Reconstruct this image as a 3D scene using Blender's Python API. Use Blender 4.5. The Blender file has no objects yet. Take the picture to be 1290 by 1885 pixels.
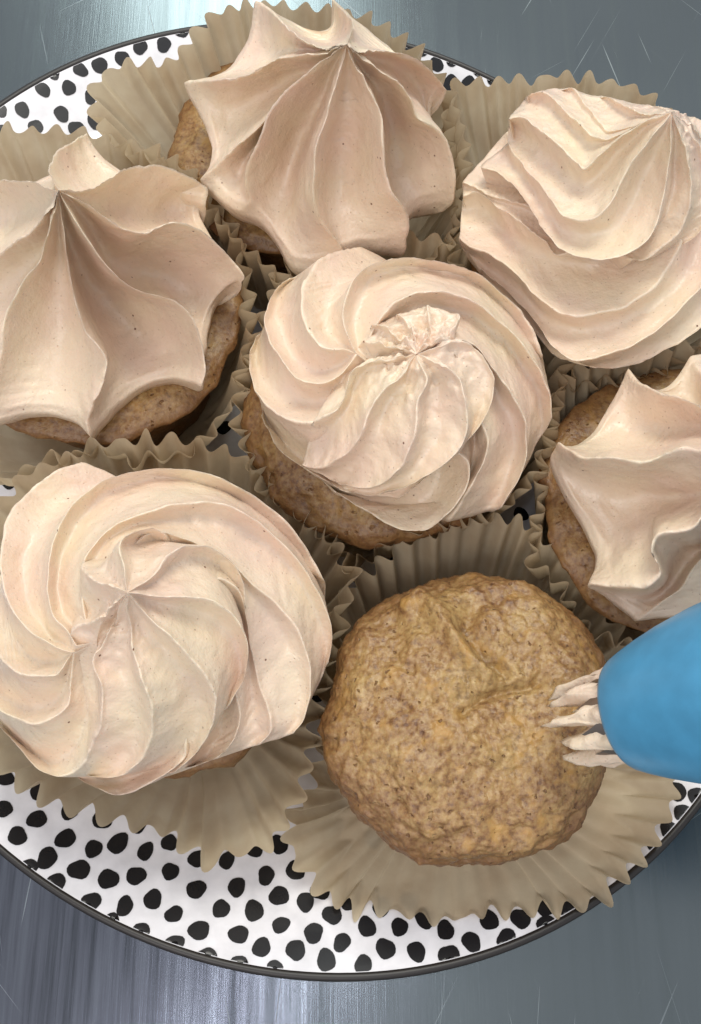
import bpy, math, random
import numpy as np
from mathutils import Vector, noise, Matrix

random.seed(7); rng = np.random.default_rng(7)
scene = bpy.context.scene
COL = scene.collection

# ------------------------------------------------------------------ camera (1 unit = 1 cm)
F, TILT = 2021.2, math.radians(20)
CT, ST = math.cos(TILT), math.sin(TILT)
CAM = np.array([0.837, -12.275, 26.486])
cd = bpy.data.cameras.new('camera'); cam = bpy.data.objects.new('camera', cd); COL.objects.link(cam)
cam.location = CAM; cam.rotation_euler = (TILT, 0, 0)
cd.sensor_fit = 'VERTICAL'; cd.sensor_height = 24.0; cd.lens = 24.0 * F / 1885.0
cd.clip_start = 0.5; cd.clip_end = 2000
scene.camera = cam

# ------------------------------------------------------------------ light
w = bpy.data.worlds.new("World"); scene.world = w; w.use_nodes = True
bg = w.node_tree.nodes['Background']; bg.inputs[0].default_value = (0.92, 0.95, 1.0, 1); bg.inputs[1].default_value = 0.78
def area(name, loc, target, sx, sy, watts, col):
    l = bpy.data.lights.new(name, 'AREA'); l.shape = 'RECTANGLE'; l.size = sx; l.size_y = sy; l.energy = watts; l.color = col
    o = bpy.data.objects.new(name, l); COL.objects.link(o); o.location = loc
    d = Vector(target) - Vector(loc); o.rotation_euler = d.to_track_quat('-Z', 'Y').to_euler()
    return o
area('ceiling_panel_lamp', (12, 50, 120), (0, 0, 2), 46, 46, 98000, (1.0, 0.98, 0.89))
area('near_fill_light', (-34, -72, 100), (0, 0, 2), 44, 40, 42000, (1.0, 0.92, 0.88))  # added soft fill from out of view, brightens the near sides of the frosting
area('far_window_glow', (-15, 98, 80), (0, 12, 0), 24, 30, 17000, (0.88, 1.0, 0.98))
area('ceiling_tube_lamp', (-13, -28, 118), (-8, -20, 0), 2.2, 60, 12000, (0.92, 0.94, 1.0))
scene.view_settings.view_transform = 'Standard'; scene.view_settings.look = 'None'
scene.view_settings.exposure = 0.0; scene.view_settings.gamma = 1.0

# ------------------------------------------------------------------ helpers
def U(px, py, z):
    """place where the sight line through a photo pixel meets the height z (arrays welcome)"""
    px, py, z = np.broadcast_arrays(np.asarray(px, float), np.asarray(py, float), np.asarray(z, float))
    a = (px - 645) / F; b = (942.5 - py) / F
    dx, dy, dz = a, ST + b * CT, -CT + b * ST
    k = (z - CAM[2]) / dz
    return np.stack([CAM[0] + k * dx, CAM[1] + k * dy, z], -1)

def mesh_obj(name, V, Fs, mat, parent=None, smooth=True):
    me = bpy.data.meshes.new(name)
    me.from_pydata([tuple(map(float, v)) for v in V], [], [tuple(map(int, f)) for f in Fs]); me.update()
    if smooth: me.polygons.foreach_set('use_smooth', [True] * len(me.polygons))
    if mat: me.materials.append(mat)
    o = bpy.data.objects.new(name, me); COL.objects.link(o)
    if parent: 
        o.parent = parent; o.matrix_parent_inverse = Matrix.Translation(parent.location).inverted()
    return o

def thing(name, label, cat, loc, group=None):
    o = bpy.data.objects.new(name, None); COL.objects.link(o); o.location = tuple(float(v) for v in loc)
    o['label'] = label; o['category'] = cat; o.empty_display_size = 0.5
    if group: o['group'] = group
    return o

def grid_faces(nr, nc, closed=False, off=0):
    out = []
    for i in range(nr - 1):
        for j in range(nc if closed else nc - 1):
            a = off + i * nc + j; b = off + i * nc + (j + 1) % nc
            out.append((a, b, b + nc, a + nc))
    return out

def spline(P, n, closed=False, sub=14):
    """Catmull-Rom through P, resampled to n points of equal arc length"""
    P = np.asarray(P, float); m = len(P)
    if closed: idx = lambda i: P[i % m]; segs = m
    else: 
        ext = np.vstack([2 * P[0] - P[1], P, 2 * P[-1] - P[-2]]); idx = lambda i: ext[i + 1]; segs = m - 1
    out = []
    for i in range(segs):
        p0, p1, p2, p3 = idx(i - 1), idx(i), idx(i + 1), idx(i + 2)
        for k in range(sub):
            t = k / sub
            out.append(0.5 * (2 * p1 + (p2 - p0) * t + (2 * p0 - 5 * p1 + 4 * p2 - p3) * t * t + (3 * p1 - p0 - 3 * p2 + p3) * t ** 3))
    out.append(P[0] if closed else P[-1]); out = np.array(out)
    d = np.r_[0, np.cumsum(np.linalg.norm(np.diff(out[:, :2], axis=0), axis=1))]
    s = np.linspace(0, d[-1], n + 1)[:-1] if closed else np.linspace(0, d[-1], n)
    return np.stack([np.interp(s, d, out[:, k]) for k in range(out.shape[1])], 1)

def nz(p, sc, seed=0.0):
    return noise.noise(Vector((p[0] * sc + seed, p[1] * sc + seed * 1.7, p[2] * sc - seed)))

# ------------------------------------------------------------------ materials
def newmat(name):
    m = bpy.data.materials.new(name); m.use_nodes = True
    nt = m.node_tree; return m, nt, nt.nodes['Principled BSDF'], nt.nodes, nt.links
def N(nt, typ, **kw):
    n = nt.nodes.new(typ)
    for k, v in kw.items():
        if k in ('operation', 'blend_type', 'data_type', 'feature', 'distance', 'noise_dimensions', 'noise_type', 'voronoi_dimensions', 'vector_type'): setattr(n, k, v)
        else: n.inputs[k.replace('_', ' ')].default_value = v
    return n
def ramp(nt, src, stops):
    r = nt.nodes.new('ShaderNodeValToRGB'); e = r.color_ramp.elements
    while len(e) > 2: e.remove(e[-1])
    for i, (p, c) in enumerate(stops):
        el = e[i] if i < 2 else e.new(p)
        el.position = p; el.color = (*c, 1) if len(c) == 3 else c
    nt.links.new(src, r.inputs[0]); return r
def coords(nt, scale=(1, 1, 1), rot=(0, 0, 0)):
    tc = nt.nodes.new('ShaderNodeTexCoord'); mp = nt.nodes.new('ShaderNodeMapping')
    mp.inputs['Scale'].default_value = scale; mp.inputs['Rotation'].default_value = rot
    nt.links.new(tc.outputs['Object'], mp.inputs[0]); return mp.outputs[0]
def coords2(nt, scale, rot):
    a = coords(nt, (1, 1, 1), (0, 0, rot)); mp = nt.nodes.new('ShaderNodeMapping'); mp.inputs['Scale'].default_value = scale
    nt.links.new(a, mp.inputs[0]); return mp.outputs[0]
def mixc(nt, fac, a, b, blend='MIX'):
    m = nt.nodes.new('ShaderNodeMix'); m.data_type = 'RGBA'; m.blend_type = blend
    L = nt.links
    if hasattr(fac, 'is_linked'): L.new(fac, m.inputs[0])
    else: m.inputs[0].default_value = fac
    for k, x in ((6, a), (7, b)):
        if hasattr(x, 'is_linked'): L.new(x, m.inputs[k])
        else: m.inputs[k].default_value = (*x, 1)
    return m.outputs[2]
def bump(nt, src, strength, dist, prev=None):
    b = nt.nodes.new('ShaderNodeBump'); b.inputs['Strength'].default_value = strength; b.inputs['Distance'].default_value = dist
    nt.links.new(src, b.inputs['Height'])
    if prev: nt.links.new(prev, b.inputs['Normal'])
    return b.outputs[0]

def make_frosting_mat():
    m, nt, b, nd, L = newmat('cinnamon_buttercream')
    co = coords(nt)
    n1 = N(nt, 'ShaderNodeTexNoise', Scale=0.55, Detail=3.0); L.new(co, n1.inputs['Vector'])
    base = ramp(nt, n1.outputs[0], [(0.35, (0.73, 0.56, 0.445)), (0.65, (0.75, 0.62, 0.46))]).outputs[0]
    # cinnamon specks: sparse spheres
    v = N(nt, 'ShaderNodeTexVoronoi', Scale=2.6, Randomness=1.0); L.new(co, v.inputs['Vector'])
    sp = ramp(nt, v.outputs['Distance'], [(0.045, (1, 1, 1)), (0.085, (0, 0, 0))]).outputs[0]
    sep = nt.nodes.new('ShaderNodeSeparateColor'); L.new(v.outputs['Color'], sep.inputs[0])
    gt = N(nt, 'ShaderNodeMath', operation='GREATER_THAN'); gt.inputs[1].default_value = 0.45; L.new(sep.outputs[0], gt.inputs[0])
    mu = N(nt, 'ShaderNodeMath', operation='MULTIPLY'); L.new(sp, mu.inputs[0]); L.new(gt.outputs[0], mu.inputs[1])
    v2 = N(nt, 'ShaderNodeTexVoronoi', Scale=7.0, Randomness=1.0); L.new(co, v2.inputs['Vector'])
    sp2 = ramp(nt, v2.outputs['Distance'], [(0.05, (0.5, 0.5, 0.5)), (0.13, (0, 0, 0))]).outputs[0]
    c = mixc(nt, sp2, base, (0.36, 0.22, 0.14))
    c = mixc(nt, mu.outputs[0], c, (0.16, 0.07, 0.04))
    L.new(c, b.inputs['Base Color'])
    b.inputs['Roughness'].default_value = 0.33
    b.inputs['Specular IOR Level'].default_value = 0.5
    b.inputs['Subsurface Weight'].default_value = 0.12
    b.inputs['Subsurface Radius'].default_value = (0.5, 0.28, 0.18); b.inputs['Subsurface Scale'].default_value = 0.5
    nb = N(nt, 'ShaderNodeTexNoise', Scale=16.0, Detail=4.0); L.new(co, nb.inputs['Vector'])
    nb2 = N(nt, 'ShaderNodeTexNoise', Scale=3.0, Detail=3.0); L.new(co, nb2.inputs['Vector'])
    x = bump(nt, nb2.outputs[0], 0.5, 0.10)
    x = bump(nt, nb.outputs[0], 0.35, 0.03, x)
    pv = ramp(nt, v2.outputs['Distance'], [(0.04, (0, 0, 0)), (0.16, (1, 1, 1))]).outputs[0]
    L.new(bump(nt, pv, 0.5, 0.02, x), b.inputs['Normal'])
    return m
def make_cake_mat():
    m, nt, b, nd, L = newmat('banana_muffin_crumb')
    co = coords(nt)
    n1 = N(nt, 'ShaderNodeTexNoise', Scale=0.85, Detail=4.0, Roughness=0.55); L.new(co, n1.inputs['Vector'])
    n2 = N(nt, 'ShaderNodeTexNoise', Scale=7.0, Detail=6.0, Roughness=0.62, Distortion=0.0); L.new(co, n2.inputs['Vector'])
    c1 = ramp(nt, n1.outputs[0], [(0.38, (0.175, 0.078, 0.028)), (0.5, (0.275, 0.148, 0.052)), (0.62, (0.35, 0.225, 0.082))]).outputs[0]
    c2 = ramp(nt, n2.outputs[0], [(0.36, (0.09, 0.04, 0.02)), (0.47, (0.295, 0.165, 0.062)), (0.64, (0.49, 0.335, 0.145))]).outputs[0]
    c = mixc(nt, 0.5, c1, c2)
    n3 = N(nt, 'ShaderNodeTexNoise', Scale=1.7, Detail=2.0); L.new(coords(nt, rot=(1, 2, 0.5)), n3.inputs['Vector'])
    msk = ramp(nt, n3.outputs[0], [(0.60, (0, 0, 0)), (0.70, (0.75, 0.75, 0.75))]).outputs[0]
    c = mixc(nt, msk, c, (0.42, 0.235, 0.065))
    at = nt.nodes.new('ShaderNodeAttribute'); at.attribute_name = 'rim_brown_shade'     # browner crust at the rim, plus painted-in shade under the frosting
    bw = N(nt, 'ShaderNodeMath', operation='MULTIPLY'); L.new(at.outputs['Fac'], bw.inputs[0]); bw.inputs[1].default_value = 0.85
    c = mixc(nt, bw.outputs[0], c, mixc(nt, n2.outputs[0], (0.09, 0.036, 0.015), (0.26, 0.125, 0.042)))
    v = N(nt, 'ShaderNodeTexVoronoi', Scale=6.0); wn = N(nt, 'ShaderNodeTexNoise', Scale=5.0, Detail=3.0); L.new(co, wn.inputs['Vector'])
    L.new(mixc(nt, 0.22, co, wn.outputs['Color']), v.inputs['Vector'])
    vs = N(nt, 'ShaderNodeSeparateColor'); L.new(v.outputs['Color'], vs.inputs[0])
    vd = N(nt, 'ShaderNodeMath', operation='MULTIPLY_ADD'); L.new(vs.outputs[0], vd.inputs[0]); vd.inputs[1].default_value = 0.22; L.new(v.outputs['Distance'], vd.inputs[2])
    pit = ramp(nt, vd.outputs[0], [(0.12, (0.8, 0.8, 0.8)), (0.24, (0, 0, 0))]).outputs[0]
    c = mixc(nt, pit, c, (0.16, 0.075, 0.035))
    L.new(c, b.inputs['Base Color'])
    b.inputs['Roughness'].default_value = 0.40; b.inputs['Specular IOR Level'].default_value = 0.5
    b.inputs['Subsurface Weight'].default_value = 0.08; b.inputs['Subsurface Scale'].default_value = 0.3
    gv = N(nt, 'ShaderNodeTexVoronoi', feature='SMOOTH_F1', Scale=11.0); gv.inputs['Smoothness'].default_value = 0.6
    dn = N(nt, 'ShaderNodeTexNoise', Scale=3.0, Detail=2.0); L.new(co, dn.inputs['Vector'])
    L.new(mixc(nt, 0.12, co, dn.outputs['Color']), gv.inputs['Vector'])
    inv = N(nt, 'ShaderNodeMath', operation='SUBTRACT'); inv.inputs[0].default_value = 1.0; L.new(gv.outputs['Distance'], inv.inputs[1])
    x = bump(nt, inv.outputs[0], 0.3, 0.04, bump(nt, n2.outputs[0], 0.25, 0.04))
    x = bump(nt, ramp(nt, vd.outputs[0], [(0.10, (0, 0, 0)), (0.26, (1, 1, 1))]).outputs[0], 0.8, 0.06, x)
    n5 = N(nt, 'ShaderNodeTexNoise', Scale=26.0, Detail=3.0); L.new(co, n5.inputs['Vector'])
    L.new(bump(nt, n5.outputs[0], 0.45, 0.02, x), b.inputs['Normal'])
    return m
def make_paper_mat():
    m, nt, b, nd, L = newmat('greaseproof_paper')
    co = coords(nt)
    n1 = N(nt, 'ShaderNodeTexNoise', Scale=0.9, Detail=4.0); L.new(co, n1.inputs['Vector'])
    c = ramp(nt, n1.outputs[0], [(0.35, (0.60, 0.48, 0.325)), (0.65, (0.70, 0.60, 0.43))]).outputs[0]
    L.new(c, b.inputs['Base Color']); b.inputs['Roughness'].default_value = 0.5
    b.inputs['Specular IOR Level'].default_value = 0.3
    n2 = N(nt, 'ShaderNodeTexNoise', Scale=5.0, Detail=4.0); L.new(co, n2.inputs['Vector'])
    L.new(bump(nt, n2.outputs[0], 0.3, 0.05), b.inputs['Normal'])
    tr = nt.nodes.new('ShaderNodeBsdfTranslucent'); L.new(c, tr.inputs[0])
    mx = nt.nodes.new('ShaderNodeMixShader'); mx.inputs[0].default_value = 0.42
    L.new(b.outputs[0], mx.inputs[1]); L.new(tr.outputs[0], mx.inputs[2])
    L.new(mx.outputs[0], nd['Material Output'].inputs[0])
    return m
def make_steel_mat():
    m, nt, b, nd, L = newmat('scratched_brushed_steel')
    b.inputs['Metallic'].default_value = 1.0
    st = N(nt, 'ShaderNodeTexNoise', Scale=1.0, Detail=6.0, Roughness=0.65); L.new(coords(nt, (3.2, 0.10, 1)), st.inputs['Vector'])
    big = N(nt, 'ShaderNodeTexNoise', Scale=0.12, Detail=3.0); L.new(coords(nt), big.inputs['Vector'])
    c1 = ramp(nt, st.outputs[0], [(0.36, (0.045, 0.047, 0.06)), (0.5, (0.105, 0.108, 0.135)), (0.64, (0.15, 0.158, 0.19))]).outputs[0]
    # a worn patch with strong grain at the near left corner, smoother sheet elsewhere
    tc = nt.nodes.new('ShaderNodeTexCoord'); vd = N(nt, 'ShaderNodeVectorMath', operation='DISTANCE'); L.new(tc.outputs['Object'], vd.inputs[0]); vd.inputs[1].default_value = (-7.5, -14.0, 0)
    wr = ramp(nt, vd.outputs['Value'], [(0.0, (0, 0, 0)), (1.0, (1, 1, 1))]); mr = N(nt, 'ShaderNodeMapRange'); mr.inputs['From Min'].default_value = 6.0; mr.inputs['From Max'].default_value = 11.0
    L.new(vd.outputs['Value'], mr.inputs['Value']); mr.inputs['To Min'].default_value = 0.15; mr.inputs['To Max'].default_value = 0.85
    nt.nodes.remove(wr)
    c = mixc(nt, mr.outputs[0], c1, mixc(nt, big.outputs[0], (0.135, 0.158, 0.163), (0.19, 0.218, 0.222)))
    facs = None
    for rot, sc, th in ((0.5, 0.14, 0.74), (-0.75, 0.12, 0.745), (0.12, 0.18, 0.74), (-0.25, 0.16, 0.74), (1.0, 0.12, 0.75)):
        s = N(nt, 'ShaderNodeTexNoise', Scale=1.0, Detail=1.0); L.new(coords2(nt, (11.0, sc, 1), rot), s.inputs['Vector'])
        r = ramp(nt, s.outputs[0], [(th, (0, 0, 0)), (th + 0.05, (0.6, 0.6, 0.6))]).outputs[0]
        if facs is None: facs = r
        else:
            mm = N(nt, 'ShaderNodeMath', operation='MAXIMUM'); L.new(facs, mm.inputs[0]); L.new(r, mm.inputs[1]); facs = mm.outputs[0]
    c = mixc(nt, facs, c, (0.26, 0.29, 0.30))
    L.new(c, b.inputs['Base Color'])
    r = ramp(nt, st.outputs[0], [(0.3, (0.24, 0.24, 0.24)), (0.7, (0.17, 0.17, 0.17))]).outputs[0]
    r2 = mixc(nt, facs, r, (0.55, 0.55, 0.55)); L.new(r2, b.inputs['Roughness'])
    fine = N(nt, 'ShaderNodeTexNoise', Scale=1.0, Detail=3.0); L.new(coords(nt, (30.0, 0.5, 1)), fine.inputs['Vector'])
    L.new(bump(nt, fine.outputs[0], 0.15, 0.01), b.inputs['Normal'])
    return m
def simple(name, col, rough, metal=0.0, spec=0.5, coat=0.0):
    m, nt, b, nd, L = newmat(name)
    n1 = N(nt, 'ShaderNodeTexNoise', Scale=2.0, Detail=4.0); L.new(coords(nt), n1.inputs['Vector'])
    c = ramp(nt, n1.outputs[0], [(0.3, tuple(x * 0.9 for x in col)), (0.7, tuple(min(1, x * 1.08) for x in col))]).outputs[0]
    L.new(c, b.inputs['Base Color']); b.inputs['Roughness'].default_value = rough; b.inputs['Metallic'].default_value = metal
    b.inputs['Specular IOR Level'].default_value = spec; b.inputs['Coat Weight'].default_value = coat
    b.inputs['Coat Roughness'].default_value = 0.06
    return m
M_FR = make_frosting_mat(); M_CK = make_cake_mat(); M_PA = make_paper_mat(); M_ST = make_steel_mat()
M_WH = simple('white_glaze', (0.78, 0.77, 0.80), 0.16, coat=0.4)
M_BK = simple('black_glaze_print', (0.010, 0.010, 0.012), 0.22, spec=0.35)
M_RIM = simple('dark_brown_rim_glaze', (0.012, 0.009, 0.008), 0.42)
M_BL = simple('blue_silicone', (0.065, 0.27, 0.46), 0.32, spec=0.4)
M_TIP = simple('piping_tip_steel', (0.30, 0.25, 0.22), 0.34, metal=1.0)

# ------------------------------------------------------------------ setting: steel counter
TZ = -1.95
n = 2
V = [(-200, -150, TZ), (200, -150, TZ), (200, 220, TZ), (-200, 220, TZ), (-200, -150, TZ - 4), (200, -150, TZ - 4), (200, 220, TZ - 4), (-200, 220, TZ - 4)]
o = mesh_obj('steel_counter', V, [(0, 1, 2, 3), (7, 6, 5, 4), (0, 4, 5, 1), (1, 5, 6, 2), (2, 6, 7, 3), (3, 7, 4, 0)], M_ST, smooth=False)
o['kind'] = 'structure'; o['label'] = 'scratched brushed steel counter under the plate'

# ------------------------------------------------------------------ plate
PC = np.array([-0.633, -0.178]); PA, PB = 13.82, 12.31; PV = np.array([[0.4816, -0.8764], [-0.8764, -0.4816]])
def plate_q(x, y):
    d = np.stack([x - PC[0], y - PC[1]], -1) @ PV
    return np.sqrt((d[..., 0] / PA) ** 2 + (d[..., 1] / PB) ** 2)
QP = [(0, -1.35), (0.60, -1.35), (0.70, -1.30), (0.78, -1.12), (0.86, -0.78), (0.93, -0.38), (0.98, -0.08), (0.993, -0.005)]
qx, qz = np.array(QP).T
def plate_z(q): return np.interp(q, qx, qz)
def lathe(profile, name, mat, parent, nseg=220):
    pr = np.array(profile); th = np.linspace(0, 2 * np.pi, nseg, endpoint=False)
    V = []
    for q, z in pr:
        e = np.stack([PA * q * np.cos(th), PB * q * np.sin(th)], -1) @ PV.T
        V.append(np.stack([e[:, 0] + PC[0], e[:, 1] + PC[1], np.full(nseg, z)], -1))
    V = np.concatenate(V)
    return mesh_obj(name, V, grid_faces(len(pr), nseg, True), mat, parent)
plate = thing('plate', 'white plate with black painted dots and a dark rim holding all the cupcakes', 'plate', (PC[0], PC[1], TZ))
qs = np.r_[0.001, np.linspace(0.04, 0.992, 140)]
lathe([(q, plate_z(q)) for q in qs], 'dish', M_WH, plate)
lathe([(0.992, -0.008), (0.9945, 0.03), (0.999, 0.045), (1.003, 0.03), (1.006, -0.02), (1.005, -0.12), (0.985, -0.26), (0.95, -0.50), (0.88, -0.95), (0.80, -1.30), (0.70, -1.55), (0.62, -1.65), (0.61, -1.93), (0.585, -1.93), (0.575, -1.62), (0.001, -1.60)], 'rim', M_RIM, plate)
zoomA = [(20,105),(145,155),(15,220),(137,258),(260,225),(380,258),(515,275),(65,320),(243,330),(347,368),(438,347),(540,377),(628,345),(175,402),(293,445),(402,480),(505,468),(632,452),(732,405),(842,410),(1035,352),(105,440),(205,500),(335,568),(463,580),(567,555),(645,610),(728,518),(878,510),(987,467),(1095,448),(820,590),(942,597),(1035,542),(1133,565),(738,670),(885,685),(1042,650),(1163,680),(1232,613),(520,680),(648,720),(770,772),(890,800),(970,733),(1097,743),(1210,780),(1020,815),(1268,715),(410,645),(1187,525),(945,365)]
zoomB = [(286,532),(342,598),(384,533),(435,607),(330,472),(460,507),(522,542),(412,458),(600,578),(653,512),(748,508),(707,572),(822,475),(825,527),(533,620),(895,480),(1236,190),(1278,142),(1193,240),(1158,292),(1215,125),(275,645),(310,270),(400,292),(208,165),(185,60),(235,455)]
zoomC = [(0,570),(115,568),(222,465),(355,455),(415,362),(515,340),(630,303),(722,240),(845,232),(275,375),(318,590),(185,655),(10,685),(395,668),(470,500),(490,625),(940,160)]
zoomD = [(225,260),(280,335),(355,340),(170,200),(290,242),(120,188),(400,285),(455,318)]
dots = [(x / 2.0156, y / 2.0156 + 1380) for x, y in zoomA] + [(500 + x / 1.633, 1380 + y / 1.633) for x, y in zoomB] + \
       [(x / 2.804, y / 2.804) for x, y in zoomC] + [(700 + x / 2.186, y / 2.186) for x, y in zoomD] + [(411, 787)]
pts = []
for x, y in dots:
    z = -0.7
    for _ in range(12): p = U(x, y, z); z = 0.5 * z + 0.5 * float(plate_z(plate_q(p[0], p[1])))
    pts.append((p[0], p[1]))
vis = list(pts)
for _ in range(9000):
    a = rng.uniform(-14, 14, 2)
    if plate_q(a[0], a[1]) > 0.975: continue
    if min((a[0] - b[0]) ** 2 + (a[1] - b[1]) ** 2 for b in pts) < 0.86 ** 2: continue
    px = 645 + F * ((a[0] - CAM[0]) / ((a[1] - CAM[1]) * ST + (CAM[2] + 0.7) * CT))
    yv = ((a[1] - CAM[1]) * CT - (CAM[2] + 0.7) * ST) / ((a[1] - CAM[1]) * ST + (CAM[2] + 0.7) * CT)
    py = 942.5 - F * yv
    if py > 1430 and plate_q(a[0], a[1]) > 0.45: continue
    if py < 260 and (px < 340 or px > 720): continue
    pts.append((a[0], a[1]))
V = []; Fs = []
for i, (x, y) in enumerate(pts):
    r = rng.uniform(0.20, 0.232); ph = rng.uniform(0, 6.28); el = rng.uniform(0.86, 1.1); b0 = len(V); K = 18
    q = float(plate_q(np.array(x), np.array(y)))
    V.append((x, y, plate_z(q) + 0.016))
    k1, k2 = rng.uniform(0, 6.28, 2)
    for ring in (0.34, 0.67, 1.0):
        for k in range(K):
            t = 2 * math.pi * k / K
            rr = r * ring * (1 + 0.07 * math.sin(2 * t + k1) + 0.06 * math.sin(3 * t + k2) + 0.03 * math.sin(5 * t + ph))
            ex, ey = rr * math.cos(t) * el, rr * math.sin(t)
            X, Y = x + ex * math.cos(ph) - ey * math.sin(ph), y + ex * math.sin(ph) + ey * math.cos(ph)
            qq = float(plate_q(np.array(X), np.array(Y)))
            if qq > 0.9905:
                f = 0.9905 / qq; X, Y = PC[0] + (X - PC[0]) * f, PC[1] + (Y - PC[1]) * f; qq = 0.9905
            V.append((X, Y, plate_z(qq) + 0.016))
    for k in range(K):
        a, b = b0 + 1 + k, b0 + 1 + (k + 1) % K
        Fs.append((b0, a, b)); Fs.append((a, a + K, b + K, b)); Fs.append((a + K, a + 2 * K, b + 2 * K, b + K))
dobj = mesh_obj('printed_dots', V, Fs, M_BK, plate); dobj['kind'] = 'stuff'

# ------------------------------------------------------------------ frosting
FPX = 82.0
def R(pts, z, **k): return dict(k='r', p=pts, z=z, **k)
def Vv(pts, z, **k): return dict(k='v', p=pts, z=z, **k)
NS, NT = 96, 22
TS = [0.5 * t + 0.5 * (1 - math.cos(math.pi * t)) / 2 for t in np.linspace(0, 1, 22, endpoint=False)]
def sample(c):
    p = spline(c['p'], NS); zz = np.asarray(c['z'], float)
    s = np.linspace(0, 1, NS); zi = spline(np.stack([np.linspace(0, 1, len(zz)), zz], 1), 300) if len(zz) > 2 else None
    dip = 0.80 * np.sin(np.pi * np.clip(s * 1.05, 0, 1)) ** 0.8 if c['k'] == 'v' else 0.0
    z = np.interp(s, zi[:, 0], zi[:, 1]) - dip if zi is not None else np.interp(s, np.linspace(0, 1, len(zz)), zz)
    return np.column_stack([p, z])
def frost_patch(curves, closed=True, depth=0.40, skew=0.36, skirt=((1.0, -0.10), (0.99, -0.30), (0.95, -0.60), (0.84, -1.0), (0.7, -1.3)), seed=1.0, jag=0.035, axis=None, rough=0.015, torn=None, drag=0.07):
    tc = U(*torn[0]) if torn else None
    ri = [i for i, c in enumerate(curves) if c['k'] == 'r']
    S = [sample(c) for c in curves]
    cols = []; ridge = []
    nseg = len(ri) if closed else len(ri) - 1
    for a in range(nseg):
        i0 = ri[a]; i1 = ri[(a + 1) % len(ri)]
        seq = [S[i0]]
        j = i0
        while True:
            j = (j + 1) % len(curves)
            if j == i1: break
            seq.append(S[j])
        seq.append(S[i1])
        dk = curves[i0].get('d', depth); sk = curves[i0].get('skew', skew)
        if len(seq) == 2:
            A, B = seq
            wd = np.linalg.norm(A[:, :2] - B[:, :2], axis=1) / FPX
            mid = A * (1 - sk) + B * sk; mid[:, 2] -= dk * np.minimum(wd, 2.2)
            if curves[i0].get('smoothv', True):
                for t in TS:
                    # two half arcs joined in the valley: steep by one ridge, long by the other
                    P = A * (1 - t) + B * t
                    zl = A[:, 2] * (1 - t) + B[:, 2] * t
                    u = t / sk if t < sk else (1 - t) / (1 - sk)
                    P[:, 2] = zl - dk * 1.4 * np.tanh(wd / 1.1) * (0.5 * (1 - (1 - u) ** 2) + 0.5 * (0.5 - 0.5 * math.cos(math.pi * u)))
                    P[:, 2] += 0.085 * np.minimum(wd / 0.5, 1) * (np.exp(-(t * wd / 0.055) ** 2) + np.exp(-((1 - t) * wd / 0.055) ** 2))
                    cols.append(P); ridge.append(t == 0)
        elif len(seq) == 3:
            A, M, B = seq; tm = 0.5
            for t in TS:
                P = A * (1 - t) * (1 - 2 * t) + 4 * t * (1 - t) * M + B * t * (2 * t - 1)
                cols.append(P); ridge.append(t == 0)
        else:
            m = len(seq) - 1; ext = [2 * seq[0] - seq[1]] + seq + [2 * seq[-1] - seq[-2]]
            nn = NT * m // 2
            for q in np.linspace(0, m, nn, endpoint=False):
                k = int(q); t = q - k; p0, p1, p2, p3 = ext[k], ext[k + 1], ext[k + 2], ext[k + 3]
                cols.append(0.5 * (2 * p1 + (p2 - p0) * t + (2 * p0 - 5 * p1 + 4 * p2 - p3) * t * t + (3 * p1 - p0 - 3 * p2 + p3) * t ** 3)); ridge.append(q == 0)
    if not closed: cols.append(S[ri[-1]]); ridge.append(True)
    G = np.stack(cols, 1)                       # rows = along, cols = across
    for _ in range(1):                          # round the crests
        if closed: G = 0.5 * G + 0.25 * (np.roll(G, 1, 1) + np.roll(G, -1, 1))
        else: G[:, 1:-1] = 0.5 * G[:, 1:-1] + 0.25 * (G[:, :-2] + G[:, 2:])
    nr, nc = G.shape[:2]
    W = U(G[..., 0], G[..., 1], G[..., 2])
    for i in range(nr):
        s = i / (nr - 1)
        for j in range(nc):
            p = W[i, j]
            d = jag * nz(p, 3.2, seed) + jag * 1.5 * nz(p, 1.1, seed + 5) + rough * nz(p, 9.0, seed + 9)
            if ridge[j] or ridge[(j + 1) % nc] or ridge[j - 1]: d += 0.03 * nz(p, 5.5, seed + 3) + 0.025 * nz(p, 14.0, seed + 3)
            mk = max(0.0, nz(p, 0.8, seed + 40) + 0.05)
            d += mk * (0.05 * nz(p, 5.0, seed + 41) + 0.045 * nz(p, 11.0, seed + 42))
            mq = max(0.0, nz(p, 0.7, seed + 60) + 0.1)
            d += mq * drag * noise.noise(Vector((s * 34, j * 0.045, seed))) * min(1, s * 3)
            if torn:
                g = torn[1] * math.exp(-((p[0] - tc[0]) ** 2 + (p[1] - tc[1]) ** 2) / torn[2] ** 2)
                if g > 0.01: d += g * (nz(p, 1.9, seed + 50) + 0.7 * nz(p, 4.2, seed + 51) + 0.45 * nz(p, 9.0, seed + 52))
            W[i, j, 2] += d * min(1, s * 4 + 0.3)
            e = 0.04 * nz(p, 2.2, seed + 20); f = 0.04 * nz(p, 2.2, seed + 31)
            W[i, j, 0] += e; W[i, j, 1] += f
    ax = W[-1].mean(0)[:2] if axis is None else np.array(axis[:2])
    rows = [W]
    for fr, dz in skirt:
        r = W[-1].copy(); r[:, :2] = ax + (r[:, :2] - ax) * fr; r[:, 2] += dz
        rows.append(r[None])
    W = np.concatenate(rows, 0)
    Vt = W.reshape(-1, 3); Fq = grid_faces(W.shape[0], nc, closed)
    if closed:
        k = len(Vt); Vt = np.vstack([Vt, Vt[:nc].mean(0)[None]]); Fq += [(k, (j + 1) % nc, j) for j in range(nc)]
    return Vt, Fq
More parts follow.
